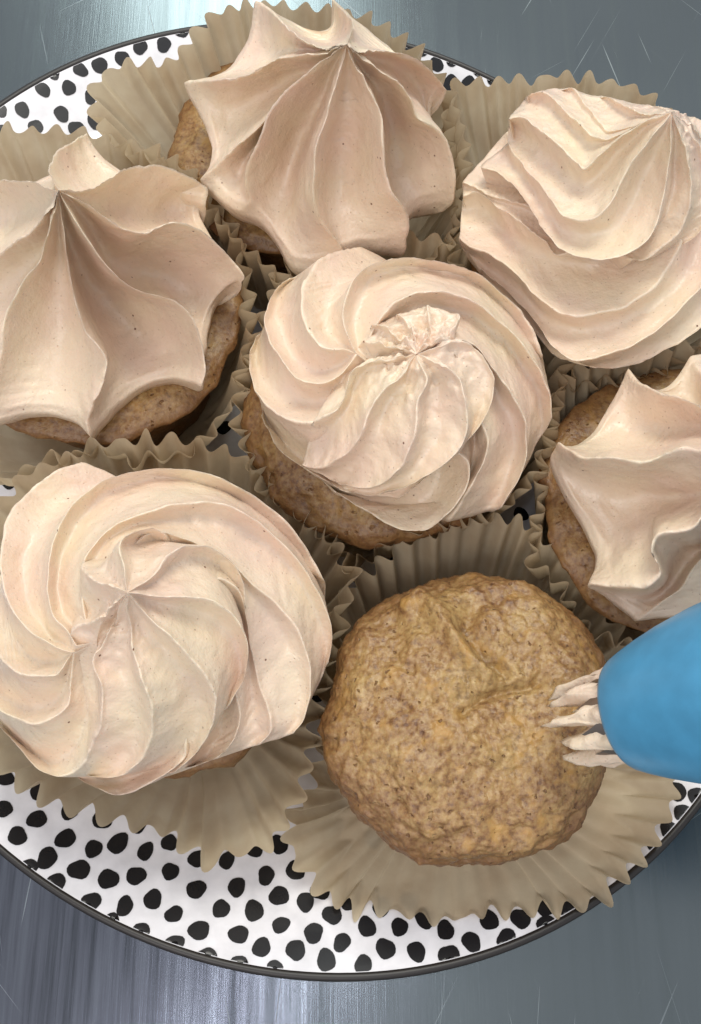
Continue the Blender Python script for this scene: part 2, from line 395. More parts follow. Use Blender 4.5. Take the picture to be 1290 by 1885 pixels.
def merge(parts):
    V = []; Fs = []; o = 0
    for v, f in parts:
        V.append(v); Fs += [tuple(i + o for i in q) for q in f]; o += len(v)
    return np.concatenate(V), Fs

# ------------------------------------------------------------------ cake bodies
def cake(parent, c, rpx, zmid, dome, nu=150, nv=90, seed=1.0, base_r=2.35, bumps=(), amp=1.0, name='cake'):
    ctr = U(c[0], c[1], zmid); r = rpx / F * np.linalg.norm(ctr - CAM)
    V = []
    segs = [np.asarray(b[0]) for b in bumps]
    for i in range(nv):
        t = i / (nv - 1)
        if t < 0.72:
            a = t / 0.72 * math.pi / 2; rr = r * math.sin(a) ** 0.9 if a > 0 else 0; z = zmid + dome * math.cos(a) ** 0.85 if a < math.pi / 2 - 1e-6 else zmid
        else:
            u = (t - 0.72) / 0.28; rr = r + (base_r - r) * u ** 0.8; z = zmid + (-1.15 - zmid) * u
        for k in range(nu):
            th = 2 * math.pi * k / nu
            p = np.array([ctr[0] + rr * math.cos(th), ctr[1] + rr * math.sin(th), z])
            nrm = Vector((math.cos(th) * rr / r, math.sin(th) * rr / r, 0.15 + max(0, (z - zmid) / max(dome, 0.8)))).normalized()
            d = amp * (0.22 * nz(p, 0.55, seed) + 0.12 * nz(p, 1.3, seed + 2) + 0.06 * nz(p, 3.1, seed + 4) + 0.022 * nz(p, 7.0, seed + 6) + 0.016 * nz(p, 13.0, seed + 8) + 0.07 * (0.45 - min(0.9, noise.voronoi(Vector(p) * 2.6 + Vector((seed, 0, 0)))[0][0])) + 0.045 * (0.45 - min(0.9, noise.voronoi(Vector(p) * 6.0 + Vector((seed, 0, 0)))[0][0])))
            d -= amp * 0.10 * max(0, nz(p, 2.3, seed + 12) - 0.25) * 2
            if t < 0.72:
                for P, h, wd in bumps:
                    P = np.asarray(P); A = P[:-1]; B = P[1:]; ab = B - A
                    q = np.clip(((p[:2] - A) * ab).sum(1) / (ab * ab).sum(1), 0, 1)
                    dd = (((A + ab * q[:, None]) - p[:2]) ** 2).sum(1).min()
                    d += h * math.exp(-dd / (wd * wd))
            V.append(p + d * np.array(nrm))
    Fs = grid_faces(nv, nu, True)
    ob = mesh_obj(name, V, Fs, M_CK, parent)
    at = ob.data.attributes.new('rim_brown_shade', 'FLOAT', 'POINT')
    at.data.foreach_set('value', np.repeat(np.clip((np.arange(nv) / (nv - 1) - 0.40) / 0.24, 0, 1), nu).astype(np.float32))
    return ob

# ------------------------------------------------------------------ paper cases
def liner(parent, edge, c, base_r=2.75, zb=-1.22, pleats=46, amp=0.16, seed=1.0, nrow=14, curve=0.18, wob=0.10, n=46 * 14, dz=0.55, pin=0.15):
    """edge = closed list of (px, py, z) round the top edge; a pleated wall runs from the flat base to it"""
    E = np.array([list(U(x, y, z + dz)) for x, y, z in edge])
    ctr = U(c[0], c[1], 2.4)[:2]
    E = spline(E, n, closed=True)
    ang = np.unwrap(np.arctan2(E[:, 1] - ctr[1], E[:, 0] - ctr[0]))
    th0 = ang
    V = []
    # pleats equally spaced along the edge, with irregular phase
    nrm = np.roll(E[:, :2], -1, 0) - np.roll(E[:, :2], 1, 0); nrm /= np.linalg.norm(nrm, axis=1)[:, None]; nrm = np.stack([nrm[:, 1], -nrm[:, 0]], 1)
    L = np.arange(n) / n
    ph = pleats * 2 * np.pi * L + 0.9 * np.array([noise.noise(Vector((math.cos(2 * math.pi * l) * 3, math.sin(2 * math.pi * l) * 3, seed))) for l in L]) * 2
    am = amp * (1 + 1.3 * np.array([noise.noise(Vector((math.cos(2 * math.pi * l) * 7, math.sin(2 * math.pi * l) * 7, seed + 4))) for l in L]))
    wave = np.sin(ph); wave = np.sign(wave) * np.abs(wave) ** 0.9
    for i in range(nrow):
        t = i / (nrow - 1)
        bx = ctr[0] + base_r * np.cos(th0); by = ctr[1] + base_r * np.sin(th0)
        x = bx + (E[:, 0] - bx) * t; y = by + (E[:, 1] - by) * t
        z = zb + (E[:, 2] - zb) * (t ** (1 + curve * 2))
        g = am * (pin + (1 - pin) * t)
        w1 = wob * t * np.array([noise.noise(Vector((a * 0.9, b * 0.9, seed + 2 * t))) for a, b in zip(x, y)])
        x = x + nrm[:, 0] * (wave * g + w1); y = y + nrm[:, 1] * (wave * g + w1)
        z = z + (t ** 3) * (0.055 * np.cos(ph * 1.0) + 0.10 * w1)
        # keep the paper on top of the plate
        z = np.maximum(z, plate_z(plate_q(x, y)) + 0.05 + 0.02 * wave)
        V.append(np.stack([x, y, z], -1))
    V = np.concatenate(V)
    Fs = grid_faces(nrow, n, True)
    b0 = len(V); V = np.vstack([V, [[ctr[0], ctr[1], zb]]])
    Fs += [(b0, (k + 1) % n, k) for k in range(n)]
    return mesh_obj('paper_case', V, Fs, M_PA, parent)

GRP = 'frosted cupcakes crowded on the dotted plate'
def cup(label, cat, c, group=GRP, name='cupcake'):
    q = U(c[0], c[1], 2.4); p = (q[0], q[1], -1.25); return thing(name, label, cat, p, group)
def zoom(ox, oy, k, pts): return [(ox + x / k, oy + y / k) for x, y in pts]

# ---- upper left: tall star with swept petals -----------------------------------------
t = cup('frosted cupcake cut by left edge, tall star of swept petals rising to a thin peak', 'cupcake', (185, 590))
A1 = (108, 350); ZA, ZT = 7.4, 3.5
C = [
 R([A1,(114,414),(125,485),(136,542),(153,603),(182,642),(198,674),(185,717),(162,770),(164,803)], [ZA,6.9,6.5,5.9,5.4,4.9,4.2,3.2]),
 Vv([A1,(122,420),(157,503),(190,545),(222,592),(254,632),(272,668),(272,704)], [ZA,6.6,5.8,4.9,4.2,3.7,3.3,3.0]),
 R([A1,(143,414),(168,450),(203,496),(232,521),(275,542),(321,553),(357,582),(374,628),(382,678),(374,714)], [ZA,7.0,6.6,6.2,5.8,5.4,4.8,4.0,3.4]),
 Vv([A1,(150,395),(200,478),(250,503),(303,518),(342,552),(371,578),(392,566)], [ZA,6.6,5.8,5.0,4.3,3.8,3.3,2.9]),
 R([A1,(160,378),(207,410),(246,425),(278,423),(310,410),(350,412),(385,432),(421,467),(453,507),(446,522)], [ZA,7.0,6.6,6.2,5.9,5.6,5.0,4.2,3.6]),
 Vv([A1,(150,370),(214,402),(260,415),(320,405),(373,410)], [ZA,6.4,5.4,4.6,3.8,3.3]),
 R([A1,(153,352),(185,339),(214,321),(242,305),(278,301),(314,307),(350,321),(385,346),(379,378)], [ZA,6.7,6.2,5.8,5.4,5.0,4.6,4.0,3.6]),
 Vv([A1,(130,356),(160,350),(195,335),(221,314)], [ZA,6.3,5.4,4.6,3.8]),
 R([A1,(94,325),(90,305),(98,280),(121,264),(160,243)], [ZA,6.7,6.1,5.5,4.9,4.3]),
 Vv([A1,(100,352),(92,342),(80,328)], [ZA,6.2,5.2,4.0]),
 R([A1,(90,348),(64,336),(20,330),(-20,335),(-60,342)], [ZA,6.6,6.0,5.2,4.2]),
 Vv([A1,(75,385),(30,400),(-20,410),(-60,425)], [ZA,6.2,5.2,4.4,3.6]),
 R([A1,(85,400),(50,428),(0,467),(-50,490),(-80,520)], [ZA,6.6,5.8,4.8,3.8]),
 Vv([A1,(85,450),(50,500),(0,560),(-60,600)], [ZA,6.2,5.2,4.0,3.3]),
 R([A1,(96,400),(75,471),(53,503),(21,553),(7,582),(2,628),(-10,700),(-30,780)], [ZA,6.7,6.1,5.6,5.0,4.2,3.4]),
 Vv([A1,(112,480),(114,560),(112,620),(104,690),(97,761)], [ZA,6.5,5.6,4.8,4.1,3.2]),
]
v, f = frost_patch(C, seed=1.3, torn=((110, 372, 7.2), 0.14, 0.6)); mesh_obj('frosting', v, f, M_FR, t)
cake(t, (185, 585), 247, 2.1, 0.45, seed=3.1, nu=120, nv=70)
liner(t, [(-20,245,2.4),(60,238,2.5),(120,236,2.5),(165,245,2.5),(215,262,2.4),(265,265,2.3),(310,290,2.3),(380,340,2.2),(440,450,2.2),(462,560,2.1),(452,650,2.1),(430,735,2.0),(385,795,2.0),(330,835,1.9),(250,848,2.0),(180,825,1.9),(120,842,2.0),(60,850,1.9),(0,885,1.9),(-80,860,1.9),(-130,700,2.0),(-140,500,2.2),(-100,320,2.4)], (160, 590), seed=2.0)

# ---- top: tall star with a curl at the peak -----------------------------------------
t = cup('topmost frosted cupcake, large upright star with broad petals and a small curled peak', 'cupcake', (580, 300))
A2 = (640, 78); ZA = 8.0
C = [
 R([A2,(630,110),(612,174),(595,230),(582,269),(578,326),(578,373),(595,412),(632,458),(640,485)], [ZA,7.5,7.2,6.8,6.4,5.8,5.0,4.0,3.2]),
 Vv([A2,(640,130),(636,195),(628,260),(623,347),(630,412),(645,462)], [ZA,7.2,6.6,5.8,5.0,4.3,3.3]),
 R([A2,(647,108),(669,143),(690,182),(706,221),(708,269),(712,315),(726,358),(747,386),(756,412),(748,455)], [ZA,7.5,7.2,6.8,6.4,5.8,5.2,4.2,3.3]),
 Vv([A2,(655,110),(690,160),(716,225),(722,290),(734,345),(757,388)], [ZA,7.0,6.3,5.4,4.6,4.0,3.2]),
 R([A2,(660,100),(699,130),(734,152),(760,187),(773,221),(808,239),(830,269),(841,321),(839,369)], [ZA,7.4,7.0,6.6,6.2,5.6,5.0,4.3,3.5]),
 Vv([A2,(668,104),(720,128),(765,165),(792,222)], [ZA,7.0,6.0,4.9,3.9]),
 R([A2,(665,95),(708,93),(760,104),(790,126),(824,165)], [ZA,7.3,6.6,5.7,4.6]),
 Vv([A2,(662,80),(680,85),(700,75)], [ZA,7.0,6.0,4.6]),
 R([A2,(650,45),(640,25),(625,12),(610,-8)], [ZA,7.6,7.0,6.3,5.4]),
 Vv([A2,(620,80),(604,74),(590,58)], [ZA,7.0,6.0,5.0]),
 R([A2,(610,88),(575,86),(547,69),(517,39),(495,12),(468,-4)], [ZA,7.4,6.9,6.3,5.7,5.0]),
 Vv([A2,(600,92),(550,92),(500,103),(432,114)], [ZA,7.0,6.0,5.0,4.0]),
 R([A2,(610,92),(578,100),(543,102),(508,109),(482,126),(445,140),(395,147),(356,147),(335,152)], [ZA,7.4,7.0,6.5,6.0,5.4,4.7,3.9]),
 Vv([A2,(590,118),(530,150),(470,190),(425,225),(388,265)], [ZA,6.8,5.8,4.9,4.1,3.4]),
 R([A2,(600,108),(560,140),(520,185),(475,235),(425,280),(367,328)], [ZA,7.1,6.4,5.6,4.6,3.5]),
 Vv([A2,(580,140),(520,200),(475,265),(446,310),(432,350),(412,372)], [ZA,6.8,5.8,5.0,4.2,3.4]),
 R([A2,(612,96),(578,122),(543,148),(513,178),(491,208),(480,243),(466,275),(452,304),(452,347),(460,369),(446,388)], [ZA,7.5,7.2,6.8,6.4,5.9,5.2,4.3,3.5]),
 Vv([A2,(615,115),(580,190),(545,260),(520,330),(500,385),(492,420)], [ZA,7.0,6.3,5.4,4.6,3.9,3.2]),
 Vv([A2,(618,125),(592,200),(564,270),(548,340),(545,410),(548,495)], [ZA,7.1,6.4,5.7,4.9,4.0,3.0]),
]
v, f = frost_patch(C, seed=7.7, torn=((642, 90, 7.8), 0.18, 0.6)); mesh_obj('frosting', v, f, M_FR, t)
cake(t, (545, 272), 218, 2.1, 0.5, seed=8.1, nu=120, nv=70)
liner(t, [(172,195,2.3),(180,150,2.6),(205,128,2.7),(245,112,2.8),(300,116,2.8),(335,92,2.9),(365,50,3.0),(410,18,3.0),(470,5,3.0),(560,12,3.0),(640,20,3.0),(700,45,3.0),(745,72,2.9),(790,115,2.8),(840,190,2.7),(862,290,2.6),(850,380,2.4),(820,450,2.2),(700,540,1.9),(600,560,1.9),(530,520,2.1),(478,478,2.3),(430,430,2.4),(385,388,2.4),(340,345,2.4),(285,300,2.3),(200,250,2.2)], (570, 300), seed=5.0, pleats=52)

# ---- upper right: two layered whorl with a pulled peak -------------------------------
t = cup('upper right frosted cupcake, whorl of U shaped folds pulled up to a point', 'cupcake', (1100, 440))
z3 = lambda P: zoom(820, 120, 2.745, P)
low = [
 R([(1100,420)]+[(950,372),(905,362),(882,350),(862,340),(852,335)], [5.6,5.0,4.6,4.2,3.8], d=0.34),
 R([(1100,440),(1030,470),(1002,446),(966,416),(915,380),(880,352),(852,360)], [5.6,5.2,4.9,4.5,4.0,3.7], d=0.42),
 R([(1150,450),(1246,440),(1243,472),(1203,528),(1148,565),(1075,581),(1031,576),(990,548),(930,488),(862,452),(845,437)], [5.4,5.2,5.0,4.9,4.8,4.7,4.5,4.2,3.9,3.5], d=0.42),
 R([(1200,440),(1300,380),(1335,430),(1318,490),(1275,545),(1221,599),(1148,643),(1085,662),(1053,664),(1020,640),(985,592),(940,540),(885,495)], [5.4,5.2,4.9,4.6,4.4,4.3,4.2,4.1,3.8,3.4,3.1], d=0.34),
 R([(1220,440),(1340,340),(1385,420),(1365,510),(1300,596),(1221,648),(1166,671),(1111,678),(1060,670),(1020,655),(985,615),(940,570),(890,520)], [5.4,4.9,4.2,3.7,3.5,3.4,3.3,3.2,3.1,3.0,2.7], d=0.34),
 R([(1220,430),(1300,330),(1350,290),(1370,280)], [5.4,4.9,4.3,3.6], d=0.34),
 R([(1200,400),(1240,300),(1270,230),(1280,215)], [5.4,4.9,4.3,3.6], d=0.34),
 R([(1150,400),(1130,300),(1120,230),(1110,200)], [5.4,4.9,4.3,3.6], d=0.34),
 R([(1100,400),(1020,330),(960,270),(935,240)], [5.4,4.9,4.3,3.6], d=0.34),
]
pv, pf = frost_patch(low, seed=11.0, axis=U(1120,430,3)[:2])
PK = (1236, 206); ZA = 8.1
up = [
 R([PK,(1184,228),(1137,255),(1108,280),(1085,302),(1071,308),(1053,293),(1024,263),(984,233),(958,216),(937,218)], [ZA,7.8,7.5,7.1,6.7,6.4,6.1,5.8,5.4], d=0.48),
 R([PK,(1221,228),(1190,262),(1159,305),(1137,345),(1122,376),(1104,397),(1075,407),(1046,401),(1017,376),(995,342),(966,306),(944,280),(935,264)], [ZA,7.9,7.5,7.1,6.8,6.5,6.2,5.9,5.5,5.1,4.7], d=0.46),
 R([PK,(1236,273),(1226,339),(1213,397),(1195,437),(1162,464),(1130,477),(1093,479),(1053,470),(1024,452),(998,424),(980,395),(950,350),(915,318),(882,308)], [ZA,7.6,7.1,6.7,6.4,6.1,5.8,5.5,5.2,4.8,4.4], d=0.46),
 R([PK,(1250,240),(1266,300),(1272,346),(1266,397),(1248,430),(1217,459),(1188,479),(1162,478)], [ZA,7.5,7.0,6.5,6.0,5.6,5.3], d=0.42),
 R([PK,(1262,238),(1290,280),(1310,340),(1305,400),(1275,440),(1240,455)], [ZA,7.2,6.5,5.9,5.3,5.0], d=0.42),
 R([PK,(1262,225),(1290,250),(1320,280),(1340,320)], [ZA,7.1,6.3,5.5,5.0], d=0.42),
 R([PK,(1245,203),(1262,215),(1280,232)], [ZA,7.2,6.4,5.4], d=0.42),
 R([PK,(1215,198),(1190,196),(1173,190)], [ZA,7.0,6.2,5.4], d=0.42),
 R([PK,(1205,212),(1173,207),(1148,193),(1119,177),(1092,189)], [ZA,7.2,6.6,6.0,5.2], d=0.42),
 R([PK,(1190,222),(1130,242),(1104,228),(1075,188),(1053,163),(1033,165)], [ZA,7.3,6.7,6.2,5.7,5.1], d=0.42),
 R([PK,(1180,228),(1120,254),(1085,242),(1039,202),(1002,170),(972,173)], [ZA,7.5,6.9,6.4,5.9,5.2], d=0.46),
]
pv2, pf2 = frost_patch(up, seed=14.0, torn=((1265, 245, 7.2), 0.16, 0.6), axis=U(1120,330,5)[:2], skirt=((0.985,-0.12),(0.95,-0.4),(0.86,-1.0),(0.7,-1.6)))
v, f = merge([(pv, pf), (pv2, pf2)]); mesh_obj('frosting', v, f, M_FR, t)
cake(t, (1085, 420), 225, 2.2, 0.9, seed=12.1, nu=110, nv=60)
liner(t, [(822,172,2.4),(850,150,2.5),(905,150,2.6),(970,142,2.7),(1050,137,2.7),(1100,142,2.7),(1140,152,2.7),(1190,172,2.7),(1235,215,2.6),(1280,258,2.5),(1330,320,2.4),(1380,450,2.2),(1350,580,2.0),(1290,640,1.9),(1220,680,1.8),(1120,700,1.8),(1040,705,1.8),(980,660,1.8),(900,570,1.9),(850,500,2.0),(832,400,2.1),(830,280,2.3)], (1090, 430), seed=8.0)

# ---- centre rosette ---------------------------------------------------------------------
t = cup('middle frosted cupcake, pinwheel rosette with a torn peak, brown cake bare at lower left', 'cupcake', (725, 765))
J = (655, 650)
low = [
 R([J,(626,691),(589,706),(547,697),(519,664),(496,627),(487,595),(496,548),(524,519),(560,503)], [5.7,5.6,5.5,5.4,5.2,5.0,4.7,4.3,3.8]),
 R([J,(640,646),(598,641),(575,621),(556,577),(555,535),(573,496),(603,468),(663,452)], [5.7,5.8,5.8,5.7,5.5,5.1,4.6,3.9]),
 R([J,(645,631),(631,593),(633,561),(649,514),(682,487),(740,473),(812,480),(882,505),(942,553),(980,600),(998,652)], [5.7,5.9,6.0,5.9,5.8,5.5,5.2,4.8,4.4,4.1,3.8]),
 R([(675,640),(690,600),(707,578),(732,556),(766,541),(821,539),(873,557),(928,600),(966,641),(993,677),(1010,719),(1017,766)], [5.6,5.8,6.0,6.0,6.0,5.8,5.6,5.2,4.9,4.5,4.1,3.7]),
 R([(720,640),(790,618),(849,624),(880,641),(910,680),(938,719),(961,756),(970,798),(968,845),(952,887),(926,932)], [5.6,5.9,6.1,6.0,5.9,5.6,5.3,4.9,4.5,4.1,3.6]),
 R([(760,680),(840,720),(875,750),(887,784),(896,812),(891,849),(873,882),(849,924),(829,954)], [5.4,5.4,5.4,5.4,5.2,4.9,4.5,4.0,3.5]),
 R([(740,760),(820,820),(862,850),(858,900),(830,945),(793,973),(756,979),(719,970),(673,942),(617,906)], [5.0,4.9,4.7,4.5,4.2,3.9,3.8,3.7,3.6,3.5]),
 R([(700,760),(690,880),(640,905),(590,880),(547,854),(510,822),(485,780)], [5.0,4.7,4.2,3.9,3.7,3.6,3.5]),
 R([(690,690),(673,668),(645,687),(635,728),(612,761),(570,777),(524,770),(482,738),(463,700),(457,659),(470,621)], [5.8,5.7,5.6,5.5,5.4,5.3,5.1,4.8,4.4,4.1,3.7]),
]
pv, pf = frost_patch(low, seed=21.0, depth=0.56, skew=0.30, axis=U(735,715,3)[:2])
T0 = (765, 652); ZA = 6.5
up = [
 R([T0,(725,660),(690,663),(668,672),(645,690),(635,728),(612,761),(575,777)], [ZA,6.4,6.2,6.1,6.0,5.8,5.5], d=0.42),
 R([T0,(738,690),(700,725),(677,761),(663,798),(640,831),(593,862),(556,857)], [ZA,6.6,6.4,6.2,5.9,5.4,4.8,4.2], d=0.48),
 R([T0,(784,700),(770,735),(766,775),(759,812),(742,857),(710,885),(673,898),(626,893)], [ZA,6.7,6.5,6.3,5.9,5.4,4.8,4.3], d=0.48),
 R([T0,(810,672),(845,695),(855,735),(861,775),(854,812),(835,845),(803,866),(766,888),(728,902),(680,912),(640,905)], [ZA,6.7,6.6,6.4,6.0,5.7,5.3,4.9,4.5,4.2], d=0.42),
 R([T0,(800,640),(850,625),(885,650),(908,690),(908,725),(892,770),(860,810),(826,847),(784,880),(735,918)], [ZA,6.6,6.5,6.3,6.1,5.9,5.6,5.2,4.8,4.4,4.0], d=0.36),
 R([T0,(800,628),(836,606),(848,580)], [ZA,6.6,6.6,6.3], d=0.3),
 R([T0,(795,608),(790,585),(787,562)], [ZA,6.6,6.5,6.2], d=0.3),
 R([T0,(762,615),(748,592),(732,580)], [ZA,6.5,6.3,6.0], d=0.3),
 R([T0,(735,622),(708,606),(684,598)], [ZA,6.3,6.1,5.85], d=0.3),
 R([T0,(720,640),(690,632),(668,625)], [ZA,6.3,6.0,5.7], d=0.42),
]
pv2, pf2 = frost_patch(up, seed=24.0, drag=0.03, skew=0.27, jag=0.06, torn=((775, 640, 6.5), 0.34, 1.0), axis=U(760,720,5)[:2], skirt=((0.985,-0.10),(0.95,-0.35),(0.86,-0.8),(0.7,-1.3)))
v, f = merge([(pv, pf), (pv2, pf2)]); mesh_obj('frosting', v, f, M_FR, t)
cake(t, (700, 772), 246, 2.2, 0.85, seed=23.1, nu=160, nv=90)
liner(t, [(455,850,1.9),(500,915,1.9),(570,962,1.9),(612,1000,1.9),(650,1038,1.9),(695,1015,2.0),(745,985,2.0),(800,962,2.1),(860,950,2.1),(915,940,2.1),(960,905,2.1),(1005,840,2.1),(1020,770,2.2),(1045,660,2.3),(1010,560,2.2),(920,470,2.2),(820,440,2.2),(720,430,2.2),(600,430,2.2),(520,500,2.1),(480,600,2.1),(440,720,2.0)], (740, 740), seed=11.0)

# ---- lower left rosette --------------------------------------------------------------
t = cup('lower left frosted cupcake, wide pinwheel rosette topped by a small star', 'cupcake', (305, 1190))
J5 = (134, 1200)
low = [
 R([J5,(124,1291),(89,1326),(50,1331),(15,1316),(-15,1290),(-35,1240)], [5.6,5.1,4.9,4.7,4.4,4.0,3.5]),
 R([J5,(109,1237),(74,1247),(35,1239),(0,1212),(-25,1170),(-35,1110)], [5.6,5.5,5.3,5.1,4.7,4.3,3.7]),
 R([J5,(94,1187),(50,1157),(20,1118),(2,1068),(0,1018),(14,950),(40,912),(79,877),(149,847)], [5.7,5.6,5.4,5.2,5.0,4.7,4.4,4.1,3.7]),
 R([(140,1190),(124,1162),(99,1138),(89,1098),(89,1043),(99,994),(119,949),(154,909),(198,880),(258,865),(318,860),(380,868),(447,897),(521,952),(571,1016),(597,1065)], [5.8,5.8,5.8,5.8,5.7,5.6,5.5,5.4,5.2,5.0,4.8,4.6,4.3,4.1,3.8,3.6]),
 R([(160,1150),(148,1090),(154,1040),(174,1003),(218,964),(268,944),(318,932),(372,924),(422,932),(471,957),(521,1000),(560,1048),(592,1100),(612,1155),(606,1217)], [5.9,6.0,6.1,6.1,6.1,6.1,6.0,5.8,5.6,5.3,5.0,4.7,4.3,3.9,3.5], d=0.36),
 R([(220,1120),(230,1030),(260,990),(303,982),(347,996),(422,1031),(471,1080),(516,1118),(551,1167),(568,1217),(571,1276),(561,1321),(541,1348)], [6.3,6.5,6.5,6.4,6.15,5.8,5.5,5.2,4.9,4.6,4.2,3.8,3.4], d=0.22),
 R([(260,1130),(380,1070),(430,1080),(449,1113),(463,1192),(476,1257),(495,1316),(497,1346),(478,1371)], [6.2,6.2,6.0,5.8,5.4,4.9,4.3,3.9,3.4], d=0.3),
 R([(260,1180),(400,1240),(440,1300),(432,1360),(397,1395),(362,1407)], [5.6,5.3,4.8,4.3,3.8,3.4]),
 R([(240,1200),(330,1300),(340,1390),(280,1440),(218,1464),(179,1454)], [5.6,5.2,4.6,4.0,3.6,3.3]),
 R([(180,1220),(190,1300),(165,1390),(109,1430),(74,1417),(30,1375),(0,1341)], [5.6,5.2,4.7,4.2,3.9,3.6,3.3]),
]
pv, pf = frost_patch(low, seed=31.0, depth=0.56, skew=0.30, axis=U(295,1160,3)[:2])
P5 = (232, 1090); ZA = 7.6
up = [
 R([P5,(228,1043),(218,1003),(238,979),(274,971),(300,980)], [ZA,7.5,7.3,7.1,6.9,6.6], d=0.48),
 R([P5,(262,1075),(288,1052),(308,1023),(347,1006),(397,1011),(432,1038),(449,1078),(453,1118)], [ZA,7.3,7.1,7.0,6.7,6.3,6.0,5.7,5.4], d=0.48),
 R([P5,(298,1098),(372,1100),(422,1123),(447,1157),(456,1207),(447,1252),(422,1296),(395,1321)], [ZA,7.2,7.0,6.7,6.4,6.0,5.5,4.9,4.4], d=0.48),
 R([P5,(288,1152),(337,1197),(367,1227),(392,1271),(397,1306),(387,1346),(357,1390),(318,1424)], [ZA,7.0,6.8,6.5,6.1,5.6,5.0,4.3,3.7], d=0.48),
 R([P5,(243,1192),(258,1242),(278,1296),(281,1346),(268,1385),(238,1418),(200,1432),(160,1427)], [ZA,6.7,6.5,6.3,5.9,5.3,4.7,4.2,3.7], d=0.46),
 R([P5,(200,1170),(172,1217),(184,1267),(186,1321),(169,1371),(144,1412),(112,1428)], [ZA,6.5,6.1,5.9,5.5,5.0,4.3,3.8], d=0.46),
 R([P5,(205,1120),(174,1143),(145,1150),(130,1168),(134,1200)], [ZA,6.9,6.5,6.1,5.8,5.5], d=0.46),
 R([P5,(205,1078),(180,1070),(159,1058),(148,1038)], [ZA,7.2,7.0,6.7,6.3], d=0.48),
]
pv2, pf2 = frost_patch(up, seed=34.0, drag=0.03, skew=0.27, jag=0.05, torn=((205, 1140, 6.8), 0.16, 0.6), axis=U(290,1150,5)[:2], skirt=((0.985,-0.10),(0.95,-0.35),(0.86,-0.9),(0.7,-1.5)))
v, f = merge([(pv, pf), (pv2, pf2)]); mesh_obj('frosting', v, f, M_FR, t)
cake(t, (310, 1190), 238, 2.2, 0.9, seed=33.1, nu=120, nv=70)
liner(t, [(-60,1150,2.0),(-60,1300,1.7),(0,1415,1.5),(45,1450,1.4),(100,1480,1.3),(160,1495,1.2),(230,1518,1.1),(300,1535,0.9),(345,1560,0.7),(400,1585,0.5),(460,1572,0.6),(505,1545,0.8),(538,1495,1.0),(562,1440,1.3),(578,1370,1.5),(588,1290,1.7),(615,1190,1.9),(645,1080,2.0),(625,1010,2.0),(580,968,2.0),(480,860,2.0),(350,810,2.0),(180,820,2.0),(40,880,2.0),(-40,1000,2.0)], (300, 1160), seed=14.0, wob=0.16)

# ---- right edge star ------------------------------------------------------------------
t = cup('frosted cupcake cut by right edge, ragged wavy star just above the piping bag', 'cupcake', (1260, 930))
P6 = (1350, 850); ZA = 7.4
C = [
 R([P6,(1340,790),(1310,720),(1285,680),(1269,653)], [ZA,6.5,5.5,4.6,3.9]),
 Vv([P6,(1310,780),(1270,740),(1235,722),(1213,718)], [ZA,6.2,5.2,4.4,3.8]),
 R([P6,(1320,770),(1287,746),(1251,731),(1213,721),(1174,699),(1156,676)], [ZA,6.8,6.2,5.6,4.9,4.0]),
 Vv([P6,(1300,800),(1240,800),(1180,800),(1130,792),(1085,803)], [ZA,6.3,5.4,4.7,4.1,3.5]),
 R([P6,(1310,832),(1288,828),(1257,823),(1227,833),(1198,848),(1168,852),(1123,842),(1079,843),(1055,833),(1028,812)], [ZA,7.0,6.7,6.4,6.1,5.8,5.5,5.0,4.3]),
 Vv([P6,(1300,880),(1240,890),(1170,890),(1110,890),(1060,880),(1018,862)], [ZA,6.4,5.8,5.2,4.6,4.0,3.4]),
 Vv([P6,(1310,910),(1250,920),(1190,935),(1150,965),(1120,995),(1096,1015)], [ZA,6.3,5.6,4.9,4.3,3.8,3.2]),
 R([P6,(1320,930),(1290,955),(1272,973),(1227,982),(1204,991),(1196,1011),(1207,1035),(1216,1055),(1207,1071),(1185,1083),(1138,1082),(1082,1075)], [ZA,6.7,6.2,5.9,5.6,5.3,5.0,4.5,3.9]),
 Vv([P6,(1310,990),(1270,1010),(1245,1040),(1225,1080),(1180,1100),(1120,1096)], [ZA,6.0,5.0,4.3,3.8,3.4,3.0]),
 R([P6,(1330,980),(1300,1015),(1275,1045),(1255,1078),(1225,1102),(1192,1128),(1172,1140)], [ZA,6.0,5.0,4.2,3.7,3.3,2.9], d=0.15),
 R([P6,(1380,980),(1390,1060),(1380,1120)], [ZA,6.0,4.6,3.4]),
 R([P6,(1430,920),(1490,980),(1520,1010)], [ZA,6.0,4.6,3.6]),
 R([P6,(1430,820),(1500,790),(1540,780)], [ZA,6.0,4.6,3.6]),
 R([P6,(1400,760),(1430,700),(1450,660)], [ZA,6.0,4.6,3.6]),
]
v, f = frost_patch(C, seed=41.0, torn=((1180, 960, 5.0), 0.08, 1.2), axis=U(1280,900,3)[:2]); mesh_obj('frosting', v, f, M_FR, t)
cake(t, (1265, 925), 258, 2.1, 0.4, seed=43.1, nu=130, nv=80)
liner(t, [(1040,690,2.1),(1020,760,2.1),(1000,830,2.1),(990,880,2.0),(1000,930,2.0),(985,985,2.0),(985,1040,1.9),(1030,1075,1.9),(1065,1130,1.8),(1100,1165,1.8),(1160,1190,1.7),(1240,1230,1.7),(1340,1230,1.7),(1440,1180,1.9),(1520,1060,2.0),(1540,920,2.1),(1500,760,2.2),(1400,660,2.2),(1290,630,2.2),(1200,650,2.2),(1110,660,2.2)], (1265, 930), seed=17.0)

